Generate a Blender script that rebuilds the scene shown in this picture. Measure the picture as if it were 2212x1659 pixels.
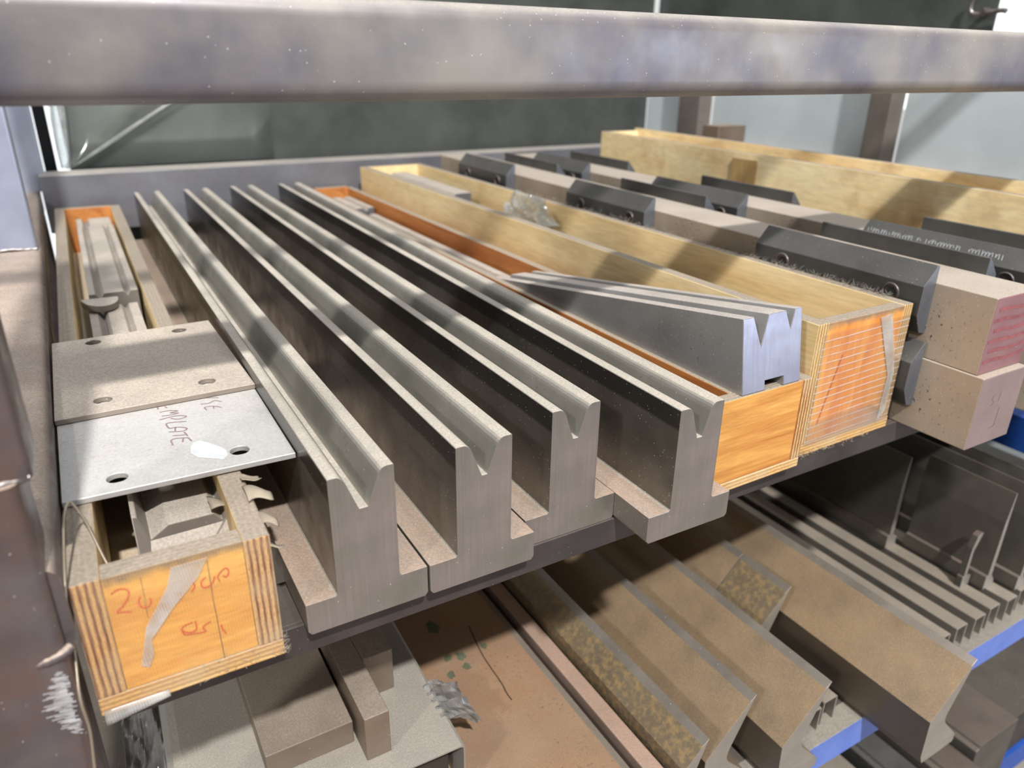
import bpy, bmesh, math, random
from mathutils import Vector, Matrix, noise as mnoise
for o in list(bpy.data.objects):
    bpy.data.objects.remove(o, do_unlink=True)
sc = bpy.context.scene
COL = sc.collection
random.seed(7)

# ------------------------------------------------------------------ camera
yaw, pitch, roll = math.radians(30.6), math.radians(23.5), math.radians(-0.85)
fw = Vector((math.sin(yaw) * math.cos(pitch), math.cos(yaw) * math.cos(pitch), -math.sin(pitch)))
rt = Vector((math.cos(yaw), -math.sin(yaw), 0))
dn = fw.cross(rt)
r2 = rt * math.cos(roll) + dn * math.sin(roll)
d2 = -rt * math.sin(roll) + dn * math.cos(roll)
cam_d = bpy.data.cameras.new('camera')
cam = bpy.data.objects.new('camera', cam_d)
COL.objects.link(cam)
cam.matrix_world = Matrix(((r2.x, -d2.x, -fw.x, 0), (r2.y, -d2.y, -fw.y, 0), (r2.z, -d2.z, -fw.z, 0.5), (0, 0, 0, 1)))
cam_d.sensor_fit = 'HORIZONTAL'
cam_d.sensor_width = 36.0
cam_d.lens = 36.0 * 1620.0 / 2212.0
cam_d.clip_start = 0.02
cam_d.dof.use_dof = True
cam_d.dof.focus_distance = 0.84
cam_d.dof.aperture_fstop = 4.2
sc.camera = cam

# ------------------------------------------------------------------ world and lamps
world = bpy.data.worlds.new('hall_air')
sc.world = world
world.use_nodes = True
bg = world.node_tree.nodes['Background']
bg.inputs[0].default_value = (0.96, 0.97, 1.0, 1)
bg.inputs[1].default_value = 0.5


def lamp(name, loc, target, size, power, color=(1, 1, 1), size_y=None):
    d = bpy.data.lights.new(name, 'AREA')
    d.energy = power
    d.color = color
    if size_y:
        d.shape = 'RECTANGLE'
        d.size = size
        d.size_y = size_y
    else:
        d.shape = 'DISK'
        d.size = size
    o = bpy.data.objects.new(name, d)
    COL.objects.link(o)
    o.location = loc
    o.rotation_euler = (Vector(target) - Vector(loc)).to_track_quat('-Z', 'Y').to_euler()
    return o


lamp('hall_lamp_front', (-0.67, -4.7, 7.0), (0.6, 0.9, 0.1), 0.30, 1150, (1.0, 0.975, 0.94))
lamp('hall_lamp_left', (-3.9, -1.8, 3.4), (0.5, 0.9, 0.0), 0.34, 130, (1.0, 0.97, 0.93))
lamp('hall_tube_overhead', (0.9, 0.6, 4.6), (0.9, 0.9, 0.0), 0.3, 70, (0.95, 0.97, 1.0), 2.4)
lamp('door_daylight', (5.2, -4.6, 0.5), (0.7, 0.6, 0.0), 1.6, 85, (0.68, 0.79, 1.0), 1.8)
sc.view_settings.view_transform = 'Standard'
sc.view_settings.look = 'None'
sc.view_settings.gamma = 1.0
sc.view_settings.use_curve_mapping = False
sc.view_settings.exposure = 0.0
sc.cycles.use_denoising = True
sc.cycles.max_bounces = 8


# ------------------------------------------------------------------ material tools
class NT:
    def __init__(self, name):
        self.m = bpy.data.materials.new(name)
        self.m.use_nodes = True
        self.t = self.m.node_tree
        self.t.nodes.clear()
        self.out = self.t.nodes.new('ShaderNodeOutputMaterial')

    def n(self, typ, **kw):
        nd = self.t.nodes.new('ShaderNode' + typ)
        for k, v in kw.items():
            setattr(nd, k, v)
        return nd

    def l(self, a, b):
        self.t.links.new(a, b)

    def put(self, sock, v):
        if isinstance(v, bpy.types.NodeSocket):
            self.l(v, sock)
        elif v is not None:
            if hasattr(v, '__len__') and len(v) == 3 and sock.type == 'RGBA':
                v = (*v, 1)
            sock.default_value = v

    def coord(self, scale=(1, 1, 1), loc=(0, 0, 0), kind='Object'):
        tc = self.n('TexCoord')
        mp = self.n('Mapping')
        self.l(tc.outputs[kind], mp.inputs[0])
        mp.inputs['Scale'].default_value = scale
        mp.inputs['Location'].default_value = loc
        return mp.outputs[0]

    def noise(self, scale, vec=None, detail=4, rough=0.55, distort=0.0):
        nd = self.n('TexNoise')
        nd.inputs['Scale'].default_value = scale
        nd.inputs['Detail'].default_value = detail
        nd.inputs['Roughness'].default_value = rough
        nd.inputs['Distortion'].default_value = distort
        self.l(vec if vec is not None else self.coord(), nd.inputs['Vector'])
        return nd.outputs['Fac']

    def rng(self, v, a, b, c=0.0, d=1.0, smooth=False):
        nd = self.n('MapRange')
        if smooth:
            nd.interpolation_type = 'SMOOTHSTEP'
        self.put(nd.inputs[0], v)
        for i, x in enumerate((a, b, c, d)):
            nd.inputs[i + 1].default_value = x
        return nd.outputs[0]

    def math(self, op, a, b=None):
        nd = self.n('Math', operation=op)
        self.put(nd.inputs[0], a)
        if b is not None:
            self.put(nd.inputs[1], b)
        return nd.outputs[0]

    def mix(self, f, a, b):
        nd = self.n('Mix', data_type='RGBA')
        self.put(nd.inputs[0], f)
        self.put(nd.inputs[6], a)
        self.put(nd.inputs[7], b)
        return nd.outputs[2]

    def mixf(self, f, a, b):
        nd = self.n('Mix', data_type='FLOAT')
        self.put(nd.inputs[0], f)
        self.put(nd.inputs[2], a)
        self.put(nd.inputs[3], b)
        return nd.outputs[0]

    def up(self):
        g = self.n('NewGeometry')
        s = self.n('SeparateXYZ')
        self.l(g.outputs['Normal'], s.inputs[0])
        return s.outputs[2]

    def axis(self, i, kind='Object'):
        tc = self.n('TexCoord')
        s = self.n('SeparateXYZ')
        self.l(tc.outputs[kind], s.inputs[0])
        return s.outputs[i]

    def bump(self, h, strength=0.2, dist=0.001):
        b = self.n('Bump')
        b.inputs['Strength'].default_value = strength
        b.inputs['Distance'].default_value = dist
        self.l(h, b.inputs['Height'])
        return b.outputs[0]

    def bsdf(self, color, rough=0.5, metal=0.0, normal=None, **kw):
        p = self.n('BsdfPrincipled')
        self.put(p.inputs['Base Color'], color)
        self.put(p.inputs['Roughness'], rough)
        self.put(p.inputs['Metallic'], metal)
        if normal is not None:
            self.l(normal, p.inputs['Normal'])
        for k, v in kw.items():
            self.put(p.inputs[k.replace('_', ' ')], v)
        self.l(p.outputs[0], self.out.inputs[0])
        return p


def srgb(r, g, b):
    f = lambda c: ((c / 255) / 12.92) if c / 255 <= 0.04045 else (((c / 255) + 0.055) / 1.055) ** 2.4
    return (f(r), f(g), f(b))


DUST = srgb(182, 170, 158)
DUSTP = srgb(176, 150, 132)


def steel(name, c1, c2, metal=0.85, rough=0.38, dust=0.8, dustcol=DUST, brush=None, blotch=6.0, pits=0.0, pitcol=(0.05, 0.045, 0.04),
          band=None, bandcol=None, specks=0.6, dust_lo=0.35, rust=0.0, rustcol=srgb(140, 88, 60), rust_scale=5.0):
    t = NT(name)
    big = t.rng(t.noise(blotch, detail=5), 0.35, 0.68)
    col = t.mix(big, c1, c2)
    ro = t.rng(t.noise(blotch * 3), 0.3, 0.7, rough - 0.07, rough + 0.1)
    nrm = None
    if brush is not None:
        sc_ = [500, 500, 500]
        sc_[brush] = 8
        br = t.noise(1.0, t.coord(tuple(sc_)), detail=3)
        col = t.mix(t.rng(br, 0.3, 0.7, 0.0, 0.35), col, tuple(x * 0.55 for x in c1))
        nrm = t.bump(br, 0.12, 0.0006)
    if band is not None:
        zz = t.axis(2)
        f = t.rng(t.math('ADD', zz, t.math('MULTIPLY', t.noise(9), 0.006)), band - 0.002 + 0.003, band + 0.002 + 0.003)
        g = t.n('NewGeometry')
        sx = t.n('SeparateXYZ')
        t.l(g.outputs['Normal'], sx.inputs[0])
        f = t.math('MULTIPLY', f, t.rng(t.math('ABSOLUTE', sx.outputs[0]), 0.985, 0.995))
        col = t.mix(t.math('MULTIPLY', f, 0.85), col, bandcol)
        ro = t.mixf(f, ro, 0.3)
    if rust > 0:
        rf = t.math('MULTIPLY', t.rng(t.noise(rust_scale, detail=7, rough=0.65), 0.45, 0.62), rust)
        col = t.mix(rf, col, rustcol)
        ro = t.mixf(rf, ro, 0.8)
    if pits > 0:
        pf = t.math('MULTIPLY', t.rng(t.noise(190, detail=2), 0.62, 0.68), t.rng(t.noise(11, detail=3), 0.45, 0.6))
        col = t.mix(t.math('MULTIPLY', pf, pits), col, pitcol)
    u = t.up()
    dn_ = t.rng(t.noise(13, detail=6, rough=0.65), 0.25, 0.75, 0.55, 1.0)
    d = t.math('MULTIPLY', t.rng(u, dust_lo, 0.93, 0.0, 1.0, True), t.math('MULTIPLY', dn_, dust))
    fine = t.noise(420, detail=2)
    dcol = t.mix(t.rng(fine, 0.35, 0.65), tuple(x * 0.78 for x in dustcol), tuple(min(1, x * 1.12) for x in dustcol))
    col = t.mix(d, col, dcol)
    ro = t.mixf(d, ro, 0.75)
    me = t.math('MULTIPLY', t.math('SUBTRACT', 1.0, d), metal)
    if specks > 0:
        vo = t.n('TexVoronoi')
        vo.inputs['Scale'].default_value = 230
        t.l(t.coord(), vo.inputs['Vector'])
        vs_ = t.n('SeparateColor')
        t.l(vo.outputs['Color'], vs_.inputs[0])
        sp = t.math('MULTIPLY', t.math('MULTIPLY', t.rng(vo.outputs['Distance'], 0.16, 0.10), t.rng(vs_.outputs[0], 0.86, 0.9)), specks)
        col = t.mix(sp, col, (0.8, 0.78, 0.74))
        me = t.math('MULTIPLY', me, t.math('SUBTRACT', 1.0, sp))
    if nrm is None:
        nrm = t.bump(t.noise(260, detail=3), 0.05, 0.0005)
    t.bsdf(col, ro, me, nrm)
    return t.m


def wood(name, ca, cb, grain=0, across=34.0, along=2.5, dust=0.75, stain=0.35, staincol=srgb(150, 105, 60), rough=0.6, specks=0.0, grime=None):
    t = NT(name)
    s = [across] * 3
    s[grain] = along
    g = t.noise(1.0, t.coord(tuple(s)), detail=6, rough=0.6, distort=0.6)
    col = t.mix(t.rng(g, 0.32, 0.68), ca, cb)
    st = t.math('MULTIPLY', t.rng(t.noise(7, detail=5), 0.52, 0.75), stain)
    col = t.mix(st, col, staincol)
    f = t.rng(t.noise(1.0, t.coord(tuple(x * 9 for x in s)), detail=2), 0.3, 0.7, 0.86, 1.06)
    sc_ = t.n('VectorMath', operation='SCALE')
    t.l(col, sc_.inputs[0])
    t.l(f, sc_.inputs['Scale'])
    col = sc_.outputs[0]
    if grime is not None:
        zz = t.math('ADD', t.axis(2), t.math('MULTIPLY', t.math('SUBTRACT', t.noise(70, detail=4), 0.5), 0.016))
        gf = t.math('MULTIPLY', t.rng(zz, grime - 0.004, grime + 0.004), 0.8)
        col = t.mix(gf, col, srgb(120, 108, 92))
    d = t.math('MULTIPLY', t.rng(t.up(), 0.4, 0.9, 0, 1, True), t.math('MULTIPLY', t.rng(t.noise(16, detail=5), 0.2, 0.8, 0.6, 1.0), dust))
    fine = t.noise(420, detail=2)
    dcol = t.mix(t.rng(fine, 0.35, 0.65), tuple(x * 0.75 for x in DUST), DUST)
    col = t.mix(d, col, dcol)
    t.bsdf(col, t.mixf(d, rough, 0.85), 0.0, t.bump(g, 0.15, 0.0008))
    return t.m


def ply_edge(name, axis, pitch_=0.004, ca=srgb(214, 170, 110), cb=srgb(120, 70, 34), dust=0.95, phase=0.0, soft=0.5):
    t = NT(name)
    a = t.axis(axis)
    s = [60] * 3
    s[axis] = 200
    wob = t.math('MULTIPLY', t.math('SUBTRACT', t.noise(1.0, t.coord(tuple(s)), detail=3), 0.5), 0.0022)
    ph = t.math('MULTIPLY', t.math('ADD', t.math('ADD', a, wob), phase), 2 * math.pi / pitch_)
    w = t.rng(t.math('SINE', ph), -soft, soft + 0.4)
    s2 = [260] * 3
    s2[axis] = 900
    fib = t.noise(1.0, t.coord(tuple(s2)), detail=2)
    col = t.mix(w, ca, cb)
    col = t.mix(t.rng(fib, 0.4, 0.75, 0, 0.5), col, tuple(x * 0.4 for x in cb))
    col = t.mix(t.rng(t.noise(22, detail=4), 0.45, 0.7, 0, 0.45), col, srgb(196, 178, 146))
    d = t.math('MULTIPLY', t.rng(t.up(), 0.4, 0.9, 0, 1, True), dust)
    dcol = t.mix(t.rng(t.noise(300, detail=4), 0.35, 0.65), srgb(134, 124, 111), srgb(158, 147, 133))
    col = t.mix(d, col, dcol)
    t.bsdf(col, 0.75, 0.0, t.bump(w, 0.35, 0.0007))
    return t.m


def plain(name, c, rough=0.6, metal=0.0, vary=0.15, scale=12, specks=0.0, **kw):
    t = NT(name)
    col = t.mix(t.rng(t.noise(scale, detail=5), 0.3, 0.7), tuple(x * (1 - vary) for x in c), tuple(min(1, x * (1 + vary)) for x in c))
    t.bsdf(col, rough, metal, t.bump(t.noise(scale * 15, detail=3), 0.08, 0.0006), **kw)
    return t.m


def film(name, tint=(0.9, 0.92, 0.92), gloss=0.35, rough=0.12, haze=0.12, thread=None, wr=60, thread_w=0.55):
    """clear plastic: mostly see-through, with a shiny skin and a little milkiness"""
    t = NT(name)
    tr = t.n('BsdfTransparent')
    tr.inputs[0].default_value = (*tint, 1)
    gl = t.n('BsdfGlossy')
    gl.inputs['Roughness'].default_value = rough
    gl.inputs['Color'].default_value = (1, 1, 1, 1)
    nb = t.bump(t.noise(wr, detail=4), 0.25, 0.002)
    t.l(nb, gl.inputs['Normal'])
    df = t.n('BsdfDiffuse')
    df.inputs[0].default_value = (0.75, 0.75, 0.73, 1)
    m1 = t.n('MixShader')
    hz = t.math('ADD', t.math('MULTIPLY', t.rng(t.noise(wr * 0.6, detail=5), 0.4, 0.75), haze), haze * 0.5)
    if thread is not None:
        ax, per, slope_ax, slope = thread
        a = t.math('ADD', t.axis(ax), t.math('MULTIPLY', t.axis(slope_ax), slope))
        a = t.math('ADD', a, t.math('MULTIPLY', t.noise(5, detail=2), 0.006))
        w = t.math('SINE', t.math('MULTIPLY', a, 2 * math.pi / per))
        th = t.math('MULTIPLY', t.rng(w, 0.86, 0.97), t.rng(t.noise(30, detail=2), 0.3, 0.55, 0.1, thread_w))
        hz = t.math('MAXIMUM', hz, th)
    t.put(m1.inputs[0], hz)
    t.l(tr.outputs[0], m1.inputs[1])
    t.l(df.outputs[0], m1.inputs[2])
    lw = t.n('LayerWeight')
    lw.inputs[0].default_value = gloss
    m2 = t.n('MixShader')
    t.l(t.rng(lw.outputs['Fresnel'], 0.0, 1.0, 0.01, 0.6), m2.inputs[0])
    t.l(m1.outputs[0], m2.inputs[1])
    t.l(gl.outputs[0], m2.inputs[2])
    t.l(m2.outputs[0], t.out.inputs[0])
    return t.m


# ------------------------------------------------------------------ mesh tools
def link(name, me, mats, parent=None, bevel=0.0, seg=2, smooth=False):
    o = bpy.data.objects.new(name, me)
    COL.objects.link(o)
    for m in (mats if isinstance(mats, (list, tuple)) else [mats]):
        me.materials.append(m)
    if parent is not None:
        o.parent = parent
    if smooth:
        for p in me.polygons:
            p.use_smooth = True
    if bevel > 0:
        b = o.modifiers.new('edge', 'BEVEL')
        b.width = bevel
        b.segments = seg
        b.limit_method = 'ANGLE'
        b.angle_limit = math.radians(25)
    return o


def mesh(name, vs, fs):
    me = bpy.data.meshes.new(name)
    me.from_pydata([tuple(v) for v in vs], [], fs)
    me.update()
    bm = bmesh.new()
    bm.from_mesh(me)
    bmesh.ops.recalc_face_normals(bm, faces=bm.faces)
    bm.to_mesh(me)
    bm.free()
    return me


def tag(o, label, cat, group=None, kind=None):
    if label:
        o['label'] = label
    if cat:
        o['category'] = cat
    if group:
        o['group'] = group
    if kind:
        o['kind'] = kind
    return o


def struct(o):
    o['kind'] = 'structure'
    return o


def empty(name, loc=(0, 0, 0), rz=0.0, rx=0.0):
    o = bpy.data.objects.new(name, None)
    COL.objects.link(o)
    o.location = loc
    o.rotation_euler = (rx, 0, rz)
    return o


def box_me(name, x0, x1, y0, y1, z0, z1):
    vs = [(x, y, z) for z in (z0, z1) for y in (y0, y1) for x in (x0, x1)]
    fs = [(0, 2, 3, 1), (4, 5, 7, 6), (0, 1, 5, 4), (2, 6, 7, 3), (0, 4, 6, 2), (1, 3, 7, 5)]
    return mesh(name, vs, fs)


def box(name, x0, x1, y0, y1, z0, z1, mats, parent=None, bevel=0.001, seg=2):
    return link(name, box_me(name, x0, x1, y0, y1, z0, z1), mats, parent, bevel, seg)


def board(name, x0, x1, y0, y1, z0, z1, thin, face, edge, parent, bevel=0.0012):
    """plywood board: broad faces carry the veneer, the four narrow ones show the plies"""
    me = box_me(name, x0, x1, y0, y1, z0, z1)
    o = link(name, me, [face, edge], parent, bevel)
    for p in me.polygons:
        p.material_index = 0 if abs(p.normal[thin]) > 0.5 else 1
    return o


def prism(name, prof, y0, y1, mats, parent=None, bevel=0.0007, seg=2, cuts=0):
    """profile of (x, z) points extruded along y"""
    n = len(prof)
    ys = [y0 + (y1 - y0) * i / (cuts + 1) for i in range(cuts + 2)]
    vs = [(x, y, z) for y in ys for x, z in prof]
    fs = [tuple(range(n)), tuple(reversed(range((len(ys) - 1) * n, len(ys) * n)))]
    for r in range(len(ys) - 1):
        for i in range(n):
            j = (i + 1) % n
            fs.append((r * n + i, r * n + j, (r + 1) * n + j, (r + 1) * n + i))
    return link(name, mesh(name, vs, fs), mats, parent, bevel, seg)


def sharp_caps(me):
    cap = set()
    for p in me.polygons:
        p.use_smooth = len(p.vertices) == 4
        if len(p.vertices) != 4:
            cap.update(tuple(sorted(k)) for k in p.edge_keys)
    for e in me.edges:
        if tuple(sorted(e.vertices)) in cap:
            e.use_edge_sharp = True


def tube(name, pts, r, mat, parent=None, sides=8, caps=True):
    pts = [Vector(p) for p in pts]
    vs, fs = [], []
    n = len(pts)
    ref = Vector((0.31, 0.2, 0.93))
    for i, p in enumerate(pts):
        d = (pts[min(i + 1, n - 1)] - pts[max(i - 1, 0)]).normalized()
        a = d.cross(ref)
        if a.length < 1e-4:
            a = d.cross(Vector((1, 0, 0)))
        a.normalize()
        b = d.cross(a)
        rr = r[i] if isinstance(r, (list, tuple)) else r
        for k in range(sides):
            t = 2 * math.pi * k / sides
            vs.append(p + a * (rr * math.cos(t)) + b * (rr * math.sin(t)))
    for i in range(n - 1):
        for k in range(sides):
            k2 = (k + 1) % sides
            fs.append((i * sides + k, i * sides + k2, (i + 1) * sides + k2, (i + 1) * sides + k))
    if caps:
        fs.append(tuple(range(sides)))
        fs.append(tuple(reversed(range((n - 1) * sides, n * sides))))
    o = link(name, mesh(name, vs, fs), mat, parent, smooth=True)
    sharp_caps(o.data)
    return o


def smooth_line(pts, k=4):
    out = []
    P = [Vector(p) for p in pts]
    for i in range(len(P) - 1):
        p0, p1, p2, p3 = P[max(i - 1, 0)], P[i], P[i + 1], P[min(i + 2, len(P) - 1)]
        for j in range(k):
            t = j / k
            out.append(0.5 * ((2 * p1) + (p2 - p0) * t + (2 * p0 - 5 * p1 + 4 * p2 - p3) * t * t + (3 * p1 - p0 - 3 * p2 + p3) * t ** 3))
    out.append(P[-1])
    return out


def strokes(name, lines, to3, nrm, w, mat, parent, lift=0.0003, sm=True):
    """pen strokes as one flat ribbon drawing lying on a surface"""
    vs, fs = [], []
    nrm = Vector(nrm)
    for ln in lines:
        P = [Vector(to3(p)) for p in ln]
        if sm and len(P) > 2:
            P = smooth_line(P, 4)
        b = len(vs)
        for i, p in enumerate(P):
            d = (P[min(i + 1, len(P) - 1)] - P[max(i - 1, 0)]).normalized()
            s = d.cross(nrm).normalized() * (w * 0.5)
            vs += [p + s + nrm * lift, p - s + nrm * lift]
        for i in range(len(P) - 1):
            fs.append((b + 2 * i, b + 2 * i + 1, b + 2 * i + 3, b + 2 * i + 2))
    me = mesh(name, vs, fs)
    return link(name, me, mat, parent)


def plate(name, outer, holes, z0, z1, mat, parent=None, bevel=0.0006):
    """flat plate with real through holes; holes = (x, y, r)"""
    bm = bmesh.new()
    loops = [outer]
    for hx, hy, r in holes:
        loops.append([(hx + r * math.cos(2 * math.pi * k / 28), hy + r * math.sin(2 * math.pi * k / 28)) for k in range(28)])
    edges = []
    for lp in loops:
        v = [bm.verts.new((x, y, z1)) for x, y in lp]
        for i in range(len(v)):
            edges.append(bm.edges.new((v[i], v[(i + 1) % len(v)])))
    bmesh.ops.triangle_fill(bm, edges=edges, use_beauty=True, use_dissolve=False)
    top = list(bm.faces)
    ret = bmesh.ops.extrude_face_region(bm, geom=top)
    for g in ret['geom']:
        if isinstance(g, bmesh.types.BMVert):
            g.co.z = z0
    bmesh.ops.recalc_face_normals(bm, faces=bm.faces)
    me = bpy.data.meshes.new(name)
    bm.to_mesh(me)
    bm.free()
    return link(name, me, mat, parent, bevel, 1)


def rtube(name, axis, a0, a1, b0, b1, c0, c1, r, mat, parent=None, seg=5):
    """square steel tube with rounded corners running along axis (0 x, 1 y, 2 z)"""
    pr = []
    for cx, cy, st in ((b1 - r, c1 - r, 0), (b0 + r, c1 - r, 90), (b0 + r, c0 + r, 180), (b1 - r, c0 + r, 270)):
        for k in range(seg + 1):
            t = math.radians(st + 90 * k / seg)
            pr.append((cx + r * math.cos(t), cy + r * math.sin(t)))
    n = len(pr)
    vs = []
    for a in (a0, a1):
        for b, c in pr:
            vs.append({0: (a, b, c), 1: (b, a, c), 2: (b, c, a)}[axis])
    fs = [tuple(range(n)), tuple(range(n, 2 * n))] + [(i, (i + 1) % n, n + (i + 1) % n, n + i) for i in range(n)]
    me = mesh(name, vs, fs)
    o = link(name, me, mat, parent)
    sharp_caps(me)
    return o


def crumple(name, cx, cy, cz, rx, ry, rz, mat, seed=0, amp=0.35, sub=4, parent=None, freq=3.0):
    bm = bmesh.new()
    bmesh.ops.create_icosphere(bm, subdivisions=sub, radius=1.0)
    for v in bm.verts:
        n = v.co.normalized()
        d = mnoise.noise(n * freq + Vector((seed, 0, 0))) * amp + abs(mnoise.noise(n * freq * 2.4 + Vector((0, seed, 3)))) * amp * 0.8
        c = n * (1 + d - amp * 0.3)
        v.co = Vector((cx + c.x * rx, cy + c.y * ry, cz + max(c.z, -0.55) * rz))
    me = bpy.data.meshes.new(name)
    bm.to_mesh(me)
    bm.free()
    return link(name, me, mat, parent, smooth=False)


def sheet(name, f, nu, nv, mats, parent=None, thick=0.0004, smooth=True):
    vs = [f(i / nu, j / nv) for j in range(nv + 1) for i in range(nu + 1)]
    fs = [(j * (nu + 1) + i, j * (nu + 1) + i + 1, (j + 1) * (nu + 1) + i + 1, (j + 1) * (nu + 1) + i) for j in range(nv) for i in range(nu)]
    o = link(name, mesh(name, vs, fs), mats, parent, smooth=smooth)
    s = o.modifiers.new('thick', 'SOLIDIFY')
    s.thickness = thick
    return o


# ------------------------------------------------------------------ materials
M = {}
M['die'] = steel('machined_die_steel', srgb(164, 161, 153), srgb(140, 137, 129), 0.6, 0.28, 0.85, srgb(200, 190, 176), None, 7, 0.25,
                 dust_lo=0.45)
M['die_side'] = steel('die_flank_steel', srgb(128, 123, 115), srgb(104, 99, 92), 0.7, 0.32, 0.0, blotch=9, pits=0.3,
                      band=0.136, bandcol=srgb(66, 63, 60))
M['die_end'] = steel('sawn_die_end', srgb(160, 148, 144), srgb(136, 133, 124), 0.65, 0.36, 0.0, brush=2, blotch=16, specks=0.5)
M['die_base'] = steel('dusty_die_foot', srgb(156, 150, 142), srgb(138, 130, 122), 0.6, 0.42, 0.85, srgb(176, 152, 134), None, 7)
M['plate_beige'] = steel('dust_covered_plate', srgb(150, 140, 130), srgb(140, 130, 120), 0.4, 0.6, 1.0, srgb(190, 178, 164), None, 9, specks=0.7)
M['plate_grey'] = steel('bare_grey_plate', srgb(198, 197, 196), srgb(178, 176, 174), 0.45, 0.5, 0.45, srgb(214, 209, 202), None, 12, 0.35, specks=0.9)
M['mill'] = steel('mill_scale_tube', srgb(154, 148, 141), srgb(108, 105, 116), 0.4, 0.42, 0.55, srgb(196, 188, 176), None, 7.5, specks=0.6, dust_lo=0.45)
M['mill_left'] = steel('mill_scale_post', srgb(116, 107, 107), srgb(84, 77, 80), 0.5, 0.36, 0.95, srgb(190, 172, 156), None, 11, specks=0.5, rust=0.5,
                       rustcol=srgb(112, 82, 66), rust_scale=20)
M['mill_blue'] = steel('bluish_tube', srgb(186, 194, 214), srgb(156, 164, 186), 0.5, 0.35, 0.9, srgb(190, 172, 156), None, 6, specks=0.3)
M['rail'] = steel('dark_shelf_rail', srgb(86, 78, 77), srgb(64, 58, 58), 0.5, 0.45, 0.5, srgb(120, 110, 102), None, 10, specks=0.2)
M['back_rail'] = steel('back_angle', srgb(142, 144, 152), srgb(120, 122, 130), 0.6, 0.45, 0.9, srgb(178, 170, 158), None, 4, specks=0.1, rust=0.3,
                       rustcol=srgb(110, 96, 92), rust_scale=8)
M['weld'] = steel('weld_bead', srgb(168, 164, 162), srgb(118, 112, 112), 0.9, 0.34, 0.3, blotch=60, specks=0.3)
M['ground'] = steel('ground_steel', srgb(226, 226, 230), srgb(196, 196, 200), 0.5, 0.3, 0.0, brush=0, blotch=40, specks=0.2)
M['bar'] = steel('holder_bar_steel', srgb(186, 172, 154), srgb(164, 150, 134), 0.4, 0.5, 0.8, srgb(180, 170, 160), None, 8, 0.9, srgb(64, 54, 46))
M['bar_end'] = steel('holder_bar_end', srgb(156, 136, 134), srgb(142, 122, 120), 0.4, 0.5, 0.2, blotch=12)
M['bar_end_red'] = steel('red_washed_end', srgb(150, 112, 114), srgb(136, 96, 100), 0.3, 0.5, 0.1, blotch=14)
M['clamp'] = steel('black_oxide_clamp', srgb(80, 80, 79), srgb(62, 62, 61), 0.35, 0.38, 0.35, srgb(130, 126, 122), None, 9, specks=0.4, dust_lo=0.2)
M['clamp_end'] = steel('clamp_cut_end', srgb(126, 130, 138), srgb(108, 112, 122), 0.6, 0.42, 0.1, blotch=18)
M['screw'] = steel('socket_screw', srgb(120, 110, 108), srgb(90, 84, 84), 0.7, 0.4, 0.2)
M['hole'] = plain('screw_socket', (0.012, 0.011, 0.01), 0.8)
M['multi'] = steel('multi_groove_die', srgb(166, 164, 162), srgb(142, 140, 138), 0.5, 0.42, 0.8, srgb(204, 192, 182), None, 6, 0.3, specks=0.5)
M['multi_end'] = steel('multi_groove_end', srgb(180, 178, 188), srgb(158, 156, 168), 0.85, 0.32, 0.0, brush=2, blotch=14, specks=0.3)
M['dusty'] = steel('dusty_old_die', srgb(140, 134, 128), srgb(120, 114, 108), 0.4, 0.6, 1.0, srgb(188, 178, 166), None, 9, specks=0.5, dust_lo=0.1)
M['punch'] = steel('punch_steel', srgb(112, 104, 94), srgb(94, 86, 78), 0.55, 0.42, 0.85, srgb(176, 148, 112), None, 5, 0.0, specks=0.15, dust_lo=0.3,
                   rust=0.15, rustcol=srgb(150, 118, 76), rust_scale=7)
M['punch_end'] = steel('punch_cut_end', srgb(168, 160, 150), srgb(150, 142, 132), 0.5, 0.5, 0.0, brush=0, blotch=9, specks=0.2)
M['punch_lip'] = steel('punch_lip', srgb(158, 152, 144), srgb(140, 134, 126), 0.8, 0.4, 0.2)
M['punch_rough'] = steel('grained_punch', srgb(122, 110, 92), srgb(98, 90, 76), 0.4, 0.5, 0.25, srgb(160, 138, 104), None, 6, specks=0.2, dust_lo=0.3,
                         rust=0.45, rustcol=srgb(178, 146, 88), rust_scale=110)
M['rust_plate'] = steel('rusty_plate', srgb(148, 124, 102), srgb(122, 98, 78), 0.2, 0.65, 0.45, srgb(168, 140, 112), None, 4, 0.9, srgb(70, 58, 48), specks=0.15,
                        rust=0.65, rustcol=srgb(140, 100, 72), rust_scale=9)
M['flatbar'] = steel('dusty_flat_bar', srgb(150, 130, 118), srgb(130, 112, 100), 0.3, 0.6, 0.8, srgb(176, 148, 130), None, 6, specks=0.2)
M['cover'] = steel('galvanised_cover', srgb(160, 158, 152), srgb(140, 140, 138), 0.5, 0.5, 0.8, srgb(168, 160, 148), None, 8, specks=0.5)
M['block'] = steel('dusty_block', srgb(140, 126, 112), srgb(122, 106, 92), 0.5, 0.5, 0.8, srgb(156, 146, 134), None, 12, specks=0.4)
M['channel'] = steel('thin_channel', srgb(140, 134, 124), srgb(120, 114, 106), 0.6, 0.45, 0.7, srgb(160, 148, 134), None, 6, specks=0.2)
M['blade'] = steel('dark_blade', srgb(104, 100, 92), srgb(82, 78, 72), 0.55, 0.5, 0.3, srgb(160, 132, 118), None, 6, specks=0.15)
M['blade_end'] = steel('blade_cut_end', srgb(186, 180, 172), srgb(164, 158, 150), 0.6, 0.45, 0.1, blotch=20)
M['blue'] = steel('blue_rack_paint', srgb(104, 132, 206), srgb(86, 112, 190), 0.0, 0.45, 1.8, srgb(140, 134, 124), None, 9, specks=0.2)
M['blue_dark'] = plain('blue_frame_paint', srgb(30, 76, 160), 0.45, 0.0, 0.2, 9)
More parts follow.
